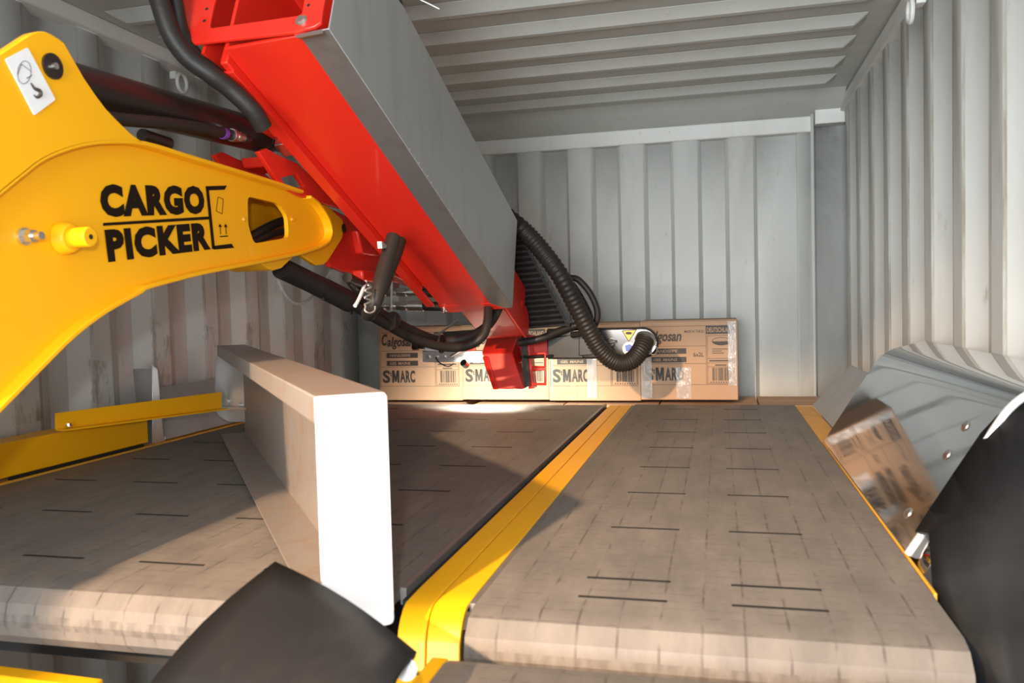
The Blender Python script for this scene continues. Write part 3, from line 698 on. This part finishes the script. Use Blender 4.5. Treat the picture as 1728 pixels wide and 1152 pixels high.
q = hp[-1]; b = MB(); b.cyl(q-d_*.004, q+d_*.006, .0135, 16); b.cyl(q+d_*.006, q+d_*.014, .009, 12); b.cyl(q+d_*.014, q+d_*.026, .0115, 6); b.cyl(q+d_*.026, q+d_*.04, .009, 12); b.build('fitting', M['chrome'], hs)
b = MB(); b.cyl(q+d_*.038, q+d_*.06, .011, 12); b.build('elbow', M['black'], hs)

# ================================================================== red boom
BD_ = ray(1300, 1177).normalized()
P0 = at(865, 518, Y=2.6)
HV = (atp(873, 372, P0, BD_)-P0); BH_ = HV.length; HV.normalize()
WV = HV.cross(BD_).normalized()
if WV.x > 0: WV = -WV
BL, BW_ = 1.26, .231
boom = thing('telescopic_boom', 'long red boom with grey steel side, sloping down from the roof to the boxes', 'boom', P0)
def B(s, wd, h): return P0 - BD_*s + WV*wd + HV*h       # s back along the boom, wd to the left, h up
b = MB(); b.prism([B(.0, 0, 0), B(.0, .062, 0), B(0, .062, .003), B(0, .003, .003), B(0, .003, BH_), B(0, 0, BH_)], -BD_*BL); b.build('side_cover', M['steel'], boom, bevel=.002)
b = MB(); b.prism([B(.0, .0015, -.0015), B(.0, .063, -.0015), B(.0, .063, .0), B(.0, .0015, .0)], -BD_*BL); b.build('cover_strip', M['strip'], boom)
b = MB(); b.prism([B(0.003, .062, -.001), B(0.003, BW_, -.001), B(0.003, BW_, BH_-.02), B(0.003, .006, BH_-.02), B(0.003, .006, BH_-.028), B(0.003, BW_-.008, BH_-.028), B(0.003, BW_-.008, .007), B(0.003, .062, .007)], -BD_*(BL-.006)); b.build('box_section', M['red'], boom, bevel=.002)
b = MB(); b.prism([B(.2, .05, .04), B(.2, .16, .04), B(.2, .16, .2), B(.2, .05, .2)], -BD_*.86); b.build('inner_profile', M['steel'], boom, bevel=.002)
b = MB(); b.prism([B(.98, .276, -.0), B(.98, .284, -.0), B(.98, .284, .26), B(.98, .276, .26)], -BD_*.276); b.build('rear_side_plate', M['red'], boom)
b = MB()
for i in range(26):
    s_ = .12+i*.03+random.uniform(-.01, .01); p = B(s_, -.001, .004+random.uniform(-.001, .003)); r_ = random.uniform(.0012, .0032); b.tube([p+WV*.002, p, p-WV*r_*.6], [r_, r_*.9, .0003], 8)
b.build('weld_beads', M['chrome'], boom)
# near end frame with window
nq = lambda u, v: atp(u, v, B(BL+.004, 0, 0), BD_)
ctr = [nq(*p) for p in ((545, 42), (548, 20), (560, -40), (300, -40), (310, 0), (315, 40), (321, 66), (330, 78), (500, 59), (533, 50))]
wn = rounded([nq(357, 52), nq(366, 6), nq(378, -22), nq(516, -30), nq(517, 0), nq(512, 30)], .008, 3)
plate('end_frame', dedupe(ctr), [dedupe(wn)], -BD_*.008, M['red'], boom, bevel=.002)
b = MB(); b.prism([nq(497, 60), nq(545, 52), nq(546, 58), nq(503, 66)], -BD_*.003); b.build('end_clip', M['chrome'], boom)
b = MB(); bolt(b, nq(513, 41)-BD_*.008, -BD_, .008, .008)
b.build('bolt', M['chrome'], boom)
for (u, v) in ((353, 20), (349, 40), (524, 14)):
    b = MB(); c = nq(u, v)-BD_*.0078; b.cyl(c, c-BD_*.0008, .0035, 12); b.build('bolt_hole', M['dark'], boom)
# far end flange
b = MB(); b.prism([B(.055, .238, -.002), B(.045, .066, -.002), B(-.004, .02, -.002), B(-.004, .232, -.002)], HV*.008); fl = b.build('end_flange', M['red'], boom, bevel=.002)
b = MB(); c = B(.03, .225, -.002); b.cyl(c, c-HV*.016, .003, 8); bolt(b, c, -HV, .006, .006); b.build('bolt', M['chrome'], fl)
b = MB(); bolt(b, c+BD_*.016, -HV, .006, .006); b.build('bolt', M['chrome'], fl)
# left rail and slide under the boom
b = MB(); b.prism([B(.20, BW_+.001, -.018), B(.20, BW_+.018, -.018), B(.20, BW_+.018, .05), B(.20, BW_+.001, .05)], -BD_*1.04); b.build('side_rail', M['red'], boom, bevel=.003)
b = MB(); b.prism([B(.10, BW_-.002, -.026), B(.10, BW_+.026, -.026), B(.10, BW_+.026, -.019), B(.10, BW_-.002, -.019)], -BD_*1.12); b.build('slide_strip', M['red'], boom, bevel=.001)
c = at(428, 172, Y=1.62); b = MB(); b.obox(B(.93, BW_+.02, -.02), WV*.035, -BD_*.045, HV*.05); b.build('clip', M['chrome'], boom, bevel=.002)
# cylinder lug on the boom
XP = -.972
lg = [at(*p, X=XP) for p in ((437, 256), (450, 250), (472, 262), (504, 276), (560, 330), (575, 352), (528, 338), (505, 330), (472, 312))]
hole = rounded([at(474, 300, X=XP), at(500, 294, X=XP), at(516, 318, X=XP), at(484, 316, X=XP)], .006, 3)
for xx in (0, -.11):
    plate('cylinder_lug', dedupe([p+V((xx, 0, 0)) for p in lg]), [] if xx else [dedupe(hole)], (-.012, 0, 0), M['red'], boom, bevel=.002)
b = MB(); b.prism([at(462, 262, X=XP-.012), at(490, 276, X=XP-.012), at(494, 290, X=XP-.012), at(466, 280, X=XP-.012)], (-.085, 0, 0)); b.build('lug_bridge', M['red'], boom, bevel=.003)
# pivot bracket below the boom
XB = -1.005
pb_o = [at(*p, X=XB) for p in ((560, 352), (600, 372), (640, 392), (752, 492), (742, 497), (700, 482), (640, 470), (590, 462), (558, 450), (552, 430))]
plate('pivot_bracket', dedupe(pb_o), [], (-.014, 0, 0), M['red'], boom, bevel=.002)
b = MB(); b.prism([at(604, 388, X=XB+.02), at(646, 408, X=XB+.02), at(662, 436, X=XB+.02), at(612, 428, X=XB+.02)], (-.03, 0, 0)); b.build('bracket_block', M['red'], boom, bevel=.006)
b = MB(); b.prism([at(612, 455, X=XB+.03), at(640, 458, X=XB+.03), at(650, 478, X=XB+.03), at(614, 474, X=XB+.03)], (-.04, 0, 0)); b.build('bracket_block', M['red'], boom, bevel=.006)
b = MB(); b.prism([at(660, 462, X=XB+.03), at(690, 455, X=XB+.03), at(748, 492, X=XB+.03), at(700, 482, X=XB+.03)], (-.04, 0, 0)); b.build('bracket_gusset', M['red'], boom, bevel=.004)
# inner tube, elbow
I = lambda s, wd, h: B(-s, wd, h)
b = MB(); b.prism([I(-.15, .045, .03), I(-.15, .205, .03), I(-.15, .205, .22), I(-.15, .045, .22)], BD_*.45); b.build('inner_tube', M['red'], boom, bevel=.008)
b = MB(); c = I(.30, .125, .055)
sec = []
for k in range(9):
    a = R(-90+22.5*k); sec.append(I(.30+.045*math.cos(a), 0, .085+.055*math.sin(a))-P0)
b.sweep([[P0+v_+WV*w_ for v_ in sec]+[I(.24, w_, .14), I(.24, w_, .03)] for w_ in (.04, .21)]); b.build('tube_end', M['red'], boom, bevel=.003)
b = MB(); b.prism([I(.02, .035, .02), I(.30, .035, .02), I(.33, .035, .06), I(.24, .035, .10), I(.02, .035, .12)], WV*.008); b.build('cheek_plate', M['red'], boom, bevel=.002)

# ================================================================== tool head
YT = 3.06
head = thing('tool_head', 'red swivel head at the boom end, just above the wide belt', 'tool head', at(860, 640, Y=YT))
b = MB(); b.hexa([at(837, 656, Y=YT-.05), at(884, 656, Y=YT-.05), at(889, 654, Y=YT+.06), at(842, 654, Y=YT+.06)], [at(812, 596, Y=YT-.02), at(864, 594, Y=YT-.02), at(875, 560, Y=YT+.10), at(825, 560, Y=YT+.10)]); b.build('body', M['red'], head, bevel=.004)
b = MB(); b.hexa([at(832, 657, Y=YT-.055), at(840, 657, Y=YT-.06), at(844, 655, Y=YT+.02), at(838, 655, Y=YT+.02)], [at(813, 602, Y=YT-.045), at(822, 602, Y=YT-.05), at(826, 600, Y=YT), at(818, 600, Y=YT)]); b.build('rib', M['red'], head, bevel=.002)
b = MB(); b.prism([at(887, 580, Y=YT+.02), at(893, 578, Y=YT+.02), at(901, 655, Y=YT+.02), at(892, 656, Y=YT+.02)], (0, .06, 0)); b.prism([at(871, 560, Y=YT+.09), at(925, 572, Y=YT+.09), at(925, 600, Y=YT+.09), at(880, 610, Y=YT+.09)], (0, .03, 0)); b.build('side_plate', M['red'], head, bevel=.002)
b = MB(); b.prism([at(878, 560, Y=YT), at(886, 560, Y=YT), at(895, 650, Y=YT), at(884, 655, Y=YT)], (0, .05, 0)); b.build('dark_panel', M['black'], head)
for (v0, v1) in ((597, 619), (624, 648)):
    b = MB(); b.tube([at(898, v0, Y=YT), at(920, v0-1, Y=YT), at(920, v1, Y=YT), at(898, v1, Y=YT)], .0055, 10); b.build('grab_loop', M['red'], head)
# gripper bar, left steel half
YG = 3.10
bar = thing('gripper_bar', 'long gripper bar before the boxes, steel left half, polished right half with stickers', 'gripper bar', at(900, 600, Y=YG))
b = MB(); b.prism([at(713, 592, Y=YG), at(822, 592, Y=YG), at(822, 611, Y=YG), at(713, 611, Y=YG)], (0, .05, 0)); sb = b.build('steel_beam', M['plate'], bar, bevel=.002)
for u in (723, 737, 750, 765, 782):
    b = MB(); bolt(b, at(u, 602, Y=YG), (0, -1, 0), .006, .006); b.build('bolt', M['chrome'], sb)
b = MB(); b.prism([at(716, 577, Y=YG+.01), at(770, 585, Y=YG+.01), at(768, 594, Y=YG+.01), at(716, 592, Y=YG+.01)], (0, .06, 0)); b.build('lamp_housing', M['white'], bar, bevel=.003)
b = MB(); b.tube([at(697, 583, Y=YG), at(706, 583, Y=YG)], [.018, .018], 16); b.tube([at(706, 583, Y=YG), at(716, 584, Y=YG)], [.012, .012], 16); b.build('knob', M['black'], bar)
b = MB(); b.tube(spline([at(762, 600, Y=YG-.015), at(775, 592, Y=YG-.03), at(790, 583, Y=YG-.02), at(800, 578, Y=YG)], 5), .006, 10); b.build('lever', M['chrome'], bar)
b = MB(); b.tube(spline([at(735, 603, Y=YG-.012), at(742, 612, Y=YG-.02), at(756, 618, Y=YG-.02), at(766, 613, Y=YG-.012)], 5), .0025, 8); b.build('cable', M['hose'], bar)
b = MB(); b.tube([at(712, 597, Y=YG-.005), at(709, 607, Y=YG-.006), at(717, 616, Y=YG-.006), at(716, 628, Y=YG-.006)], .0015, 6); b.build('tie_wire', M['white'], bar)
b = MB(); b.tube([at(738, 565, Y=YG+.03), at(773, 540, Y=YG+.03)], .004, 8); b.build('stay_rod', M['chrome'], bar)
b = MB(); b.prism([at(748, 560, Y=YG+.05), at(800, 556, Y=YG+.05), at(800, 576, Y=YG+.05), at(748, 576, Y=YG+.05)], (0, .05, 0)); b.build('back_box', M['black'], bar)
b = MB(); b.prism([at(790, 586, Y=YG), at(801, 586, Y=YG), at(801, 592, Y=YG), at(790, 592, Y=YG)], (0, .02, 0)); b.build('tail_lamp', M['red_light'], bar)
# right panel with rounded end
cR = at(1085, 578, Y=YG); rR = (at(1085, 554, Y=YG)-at(1085, 602.5, Y=YG)).length/2
pl_ = [at(924, 556, Y=YG), at(924, 606, Y=YG)]
pan = [V((pl_[0].x, YG, cR.z+rR)), V((pl_[0].x, YG, cR.z-rR))] + [V((cR.x+rR*math.cos(a), YG, cR.z+rR*math.sin(a))) for a in [R(-90+15*k) for k in range(13)]]
b = MB(); b.prism(pan, (0, .05, 0)); b.build('panel', M['glossblack'], bar, bevel=.002)
b = MB(); edge = [p+V((0, .003, 0)) for p in pan]; b.tube(edge+[edge[0]], .005, 8); b.build('panel_trim', M['black'], bar)
b = MB(); b.prism([at(978, 566, Y=YG-.005), at(1001, 564, Y=YG-.005), at(1001, 598, Y=YG-.005), at(978, 600, Y=YG-.005)], (0, -.02, 0)); b.prism([at(925, 570, Y=YG-.004), at(985, 562, Y=YG-.004), at(985, 604, Y=YG-.004), at(925, 604, Y=YG-.004)], (0, -.014, 0)); b.build('valve_block', M['black'], bar, bevel=.003)
b = MB(); k0 = at(1031, 578, Y=YG); b.cyl(k0, k0+V((0, -.02, 0)), .016, 20); b.obox(k0+V((-.022, -.03, -.005)), (.044, 0, .006), (0, .012, 0), (0, 0, .011)); b.build('rotary_knob', M['black'], bar, bevel=.002)
ys = YG-.0015
b = MB(); b.prism([at(1050, 558, Y=ys), at(1074, 556, Y=ys), at(1061, 576, Y=ys)], (0, -.001, 0)); ws = b.build('warning_sticker', M['signyellow'], bar)
b = MB(); e_ = [at(1056+5.5*math.cos(a)+5, 562+2.3*math.sin(a), Y=ys-.0016) for a in [k*math.pi/8 for k in range(16)]]; b.prism(e_, (0, -.0004, 0))
for p_, q_ in (((1050, 558), (1074, 556)), ((1074, 556), (1061, 576)), ((1061, 576), (1050, 558))): b.tube([at(*p_, Y=ys-.001), at(*q_, Y=ys-.001)], .0013, 6)
b.build('pictogram', M['ink'], ws)
c = at(1062, 588, Y=ys); b = MB(); b.cyl(c, c+V((0, -.001, 0)), .0255, 28); rs_ = b.build('instruction_sticker', M['white'], bar)
b = MB(); b.prism([c+V((dx*.0255, -.0012, dz*.0255)) for dx, dz in ((-.62, .45), (.05, .66), (.6, .3), (.62, -.25), (.25, -.5), (-.5, -.35))], (0, -.0006, 0)); b.build('sticker_print', M['blue'], rs_)
b = MB(); b.prism([at(1009, 567, Y=ys), at(1017, 566, Y=ys), at(1017, 574, Y=ys), at(1009, 575, Y=ys)], (0, -.008, 0)); b.build('red_button', M['red_light'], bar)
b = MB(); b.tube(spline([at(880, 602, Y=YG-.03), at(900, 602, Y=YG-.05), at(925, 601, Y=YG-.03), at(935, 600, Y=YG-.01)], 4), .006, 10); b.build('cable', M['hose'], bar)
# working lamp of the tool, shining forward and down on belt and boxes
lampc = at(868, 592, Y=YT+.04)
wl = lamp('tool_work_lamp', 'SPOT', at(788, 617, Y=3.05), 34, (.97, 1, .86), target=(-.84, 3.40, 1.0), spot_size=R(150), spot_blend=.8, shadow_soft_size=.035)
lh = MB(); lp = at(788, 617, Y=3.05); ld = (V((-.84, 3.40, 1.0))-lp).normalized(); lh.cyl(lp-ld*.004, lp-ld*.028, .014, 18)
tag(lh.build('work_lamp', M['black']), 'small black work lamp left of the red head, lighting the belt', 'lamp')

# ================================================================== energy chain
ch = thing('energy_chain', 'black plastic cable chain with slats hanging beside the red boom end', 'cable chain', at(940, 550, Y=2.9))
k1, k2, k3 = at(872, 384, Y=2.86), at(960, 550, Y=3.02), at(880, 556, Y=3.02)
kd = (k2-k1).normalized(); kw = k3-k2; KW = kw.length; kw.normalize(); kh = kw.cross(kd).normalized()
if kh.z < 0: kh = -kh
KL = (k2-k1).length
def K(s, wd, h): return k2 - kd*s + kw*wd + kh*h
for wd in (-.006, KW-.006):
    b = MB(); n_ = int(KL/.030)+1
    for i in range(n_):
        s0 = .030*i; h0 = .003*(i % 2)
        b.prism([K(s0, wd, -.008+h0), K(s0+.029, wd, -.008+h0), K(s0+.036, wd, .012+h0), K(s0+.029, wd, .034+h0), K(s0, wd, .034+h0), K(s0+.007, wd, .012+h0)], kw*.012)
    b.build('link_side', M['chain'], ch, bevel=.001)
for i in range(int(KL/.0225)):
    b = MB(); b.obox(K(.004+.0225*i, .004, -.006), kw*(KW-.008), kd*-.010, kh*.006); b.build('slat', M['chain'], ch)
b = MB(); b.obox(K(.0, .0, .026), kw*KW, -kd*KL, kh*.004); b.build('top_cover', M['dark'], ch)

# ================================================================== hoses
def hose(name, pts, r, label, m='hose', n=8, seg=12, cat='hose'):
    b = MB(); b.tube(spline(pts, n), r, seg); return tag(b.build(name, M[m]), label, cat)
# corrugated hose
cp = spline([at(836, 350, Y=2.86), at(882, 388, Y=2.84), at(912, 420, Y=2.86), at(945, 465, Y=2.88), at(972, 515, Y=2.92), at(995, 560, Y=2.95), at(1015, 592, Y=2.97), at(1040, 611, Y=2.99), at(1064, 609, Y=3.0), at(1080, 592, Y=3.02), at(1090, 570, Y=3.07)], 26)
rr = [.0335 if k % 4 < 2 else .0305 for k in range(len(cp))]
chs = thing('suction_hose', 'thick corrugated black hose drooping from the boom to the polished gripper panel', 'hose', cp[0])
b = MB(); b.tube(cp, rr, 18); b.build('tube', M['hose'], chs, angle=80)
dd = (cp[-1]-cp[-3]).normalized(); b = MB(); b.tube([cp[-1]-dd*.018, cp[-1]-dd*.004], .0375, 18); b.build('hose_clamp', M['chrome'], chs)
b = MB(); p = at(1102, 580, Y=3.06); b.tube([p+V((.014*math.cos(a), 0, .02*math.sin(a)-.02)) for a in [k*math.pi/8 for k in range(17)]], .0022, 8); b.build('clamp_ring', M['chrome'], chs)
hose('pneumatic_hose', [at(955, 480, Y=2.98), at(962, 470, Y=2.98), at(976, 472, Y=2.98), at(996, 495, Y=2.98), at(1008, 525, Y=2.99), at(1004, 548, Y=3.0), at(990, 560, Y=3.03), at(965, 565, Y=3.06)], .0115, 'thin black hose looping out behind the corrugated hose')
hose('pneumatic_hose', [at(966, 478, Y=3.0), at(980, 500, Y=3.0), at(995, 530, Y=3.0), at(996, 552, Y=3.01), at(985, 566, Y=3.05)], .010, 'inner thin black hose close beside the corrugated hose')
hose('pneumatic_hose', [at(962, 463, Y=2.99), at(960, 480, Y=2.99), at(974, 500, Y=2.99), at(986, 530, Y=3.0)], .012, 'short black hose stub standing up behind the corrugated hose')
hose('pneumatic_hose', [at(876, 578, Y=3.0), at(910, 572, Y=3.0), at(940, 560, Y=3.03), at(962, 552, Y=3.05), at(985, 545, Y=3.06)], .014, 'black hose running right from the red head under the cable chain')
# bundle from the arm to the tool
hose('hydraulic_hose', [at(470, 446, X=-1.04), at(520, 466, X=-1.03), at(580, 494, X=-1.0), at(640, 528, X=-.96), at(690, 556, Y=2.35), at(740, 574, Y=2.5), at(785, 571, Y=2.55), at(822, 550, Y=2.6), at(840, 522, Y=2.65), at(845, 500, Y=2.72)], .0155, 'upper black hose of the pair sagging from the yellow arm to the red tube')
hose('hydraulic_hose', [at(474, 456, X=-1.035), at(530, 482, X=-1.015), at(590, 512, X=-.98), at(650, 546, X=-.94), at(700, 572, Y=2.36), at(750, 585, Y=2.45), at(790, 583, Y=2.5), at(815, 566, Y=2.52), at(823, 540, Y=2.55), at(824, 505, Y=2.62)], .0145, 'lower black hose of the pair sagging from the yellow arm to the red tube')
slv = thing('cable_sleeve', 'thick black protective sleeve around the hoses below the yellow arm', 'sleeve', at(480, 450, X=-.965))
sp = spline([at(474, 452, X=-1.037), at(520, 474, X=-1.022), at(560, 495, X=-1.002), at(590, 511, X=-.985)], 6)
b = MB(); b.tube(sp, .0265, 16); b.build('tube', M['hose'], slv)
for t in (9, 17):
    b = MB(); d2 = (sp[t]-sp[t-1]).normalized(); b.cyl(sp[t]-d2*.003, sp[t]+d2*.003, .027, 16); b.obox(sp[t]+V((.0, 0, -.034)), (.008, 0, 0), (0, .010, 0), (0, 0, .010)); b.build('cable_tie', M['black'], slv)
hose('cable_tie', [at(617, 475, X=-.925), at(612, 490, X=-.915), at(604, 508, X=-.91), at(599, 516, X=-.91)], .005, 'white cable tie around the hoses below the red bracket', 'white', cat='cable tie')
for (u, v, yy) in ((661, 542, -.905),):
    b = MB(); c = at(u, v, X=-.925); dv_ = V((.02, .10, -.045)).normalized(); b.cyl(c-dv_*.003, c+dv_*.003, .030, 16); tag(b.build('cable_tie', M['black']), 'black cable tie on the sagging hose pair left of the steel bar', 'cable tie')
b = MB(); c = at(745, 580, Y=2.475); b.cyl(c-V((.003, 0, 0)), c+V((.003, 0, 0)), .030, 16); tag(b.build('cable_tie', M['black']), 'black cable tie where the hose pair turns up to the red tube', 'cable tie')
# upright hose and hydraulic couplings
hose('hydraulic_hose', [at(664, 400, X=-.80), at(657, 425, X=-.80), at(648, 455, X=-.80), at(638, 490, X=-.80), at(630, 516, X=-.81), at(622, 530, X=-.84)], .019, 'upright black hose under the boom left of the chrome couplings')
hose('hydraulic_hose', [at(676, 405, X=-.83), at(668, 430, X=-.83), at(655, 462, X=-.83), at(645, 490, X=-.83)], .016, 'second upright black hose just behind the first, under the boom')
b = MB(); sw = [at(618+6*math.sin(k*1.9)+3, 481+k*3.6, X=-.80) for k in range(10)]
b.tube(spline(sw, 5)+spline([at(617, 517, X=-.79), at(616, 524, X=-.785), at(624, 528, X=-.78), at(632, 524, X=-.78), at(633, 517, X=-.785)], 5), .0022, 6)
tag(b.build('spiral_wrap', M['rope']), 'pale wire spiral around the upright hose end', 'wire')
for k, v in enumerate((493, 516)):
    lab = ('upper', 'lower')[k]
    cpl = thing('hydraulic_coupling', f'{lab} chrome hydraulic coupling with black hose, below the red boom', 'coupling', at(660, v, Y=2.68))
    Yc = 2.68
    def seg_(u0, u1, r, n, m='chrome', name='fitting'):
        b = MB(); b.cyl(at(u0, v, Y=Yc), at(u1, v+.3, Y=Yc), r*1.2, n); return b.build(name, M[m], cpl, bevel=.001)
    seg_(638, 646, .010, 14); seg_(645, 650, .0145, 6, name='nut'); seg_(650, 655, .009, 14); seg_(654, 660, .0135, 6, name='nut'); seg_(664, 671, .011, 14, 'plate'); seg_(670, 686, .0135, 6, name='nut'); seg_(686, 692, .009, 14); seg_(690, 715, .0145, 18, name='ferrule')
    b = MB(); b.tube(spline([at(714, v+.3, Y=Yc), at(735, v+1, Y=Yc), at(765, v+1, Y=Yc+.03), at(800, v-2, Y=Yc+.12)], 6), .0162, 12); b.build('tube', M['hose'], cpl)
b = MB(); b.prism([at(659.5, 448, Y=2.65), at(663, 447, Y=2.65), at(662, 519, Y=2.65), at(659, 519, Y=2.65)], (0, .06, 0)); tag(b.build('coupling_bracket', M['plate']), 'thin upright steel bracket holding the two chrome couplings', 'bracket')
b = MB(); b.prism([at(644, 407, X=-.80), at(659, 418, X=-.80), at(657, 419, X=-.80), at(645, 419, X=-.80)], (-.012, 0, 0)); tag(b.build('hose_clip', M['steel']), 'small steel clip holding the upright hoses at the boom edge', 'clip')
# pneumatic bits behind the bracket
b = MB(); b.tube([at(586, 468, X=-.93), at(612, 482, X=-.93)], .014, 12); b.tube([at(590, 476, X=-.93), at(604, 495, X=-.93)], .008, 10); tag(b.build('hose_connector', M['black']), 'black plug connector under the red pivot bracket', 'connector')
# wire rope loop
rp = spline([at(561, 440, X=-1.03), at(558, 456, X=-1.05), at(551, 470, X=-1.06), at(535, 490, X=-1.07), at(520, 506, X=-1.06), at(505, 512, X=-1.06), at(490, 507, X=-1.06), at(478, 492, X=-1.06), at(470, 474, X=-1.06), at(467, 458, X=-1.07), at(472, 444, X=-1.08)], 6)
b = MB(); b.tube(rp, .0042, 10); tag(b.build('wire_rope', M['rope']), 'pale braided safety rope hanging in a loop under the yellow arm', 'rope')
# heavy hose at the upper left of the boom
hose('cable_loom', [at(262, -30, Y=1.42), at(272, 10, Y=1.42), at(290, 60, Y=1.43), at(318, 98, Y=1.45), at(355, 125, Y=1.47), at(388, 150, Y=1.50), at(425, 185, Y=1.53), at(445, 215, Y=1.56)], .019, 'thick black cable loom curving down along the left of the red boom')
hose('cable_loom', [at(292, -30, Y=1.46), at(298, 10, Y=1.46), at(308, 55, Y=1.47), at(332, 95, Y=1.48), at(372, 130, Y=1.50), at(405, 165, Y=1.53)], .014, 'inner black cable between the thick loom and the red boom')
b = MB(); b.tube(spline([B(1.32, -.002, BH_+.026), B(1.15, .0, BH_+.016), B(1.0, .012, BH_+.0), B(.9, .03, BH_-.005)], 4), .014, 12); tag(b.build('cable_loom', M['hose']), 'black cable peeking over the top right edge of the boom', 'hose')
b = MB(); b.tube([at(706, -2, Y=1.72), at(725, 7, Y=1.70), at(741, 15, Y=1.69)], .0013, 6); tag(b.build('cable_tie', M['white']), 'white cable tie tail sticking out above the boom at the top edge', 'cable tie')
# red structure behind the loom
b = MB(); b.prism([at(248, -30, Y=1.60), at(300, -30, Y=1.60), at(325, 70, Y=1.60), at(300, 60, Y=1.60)], (0, .02, 0)); b.build('rear_bracket', M['red'], boom)
b = MB(); b.prism([at(370, 140, X=-1.0), at(420, 160, X=-1.0), at(470, 240, X=-1.0), at(438, 222, X=-1.0)], (.02, 0, 0)); b.build('rear_gusset', M['red'], boom)
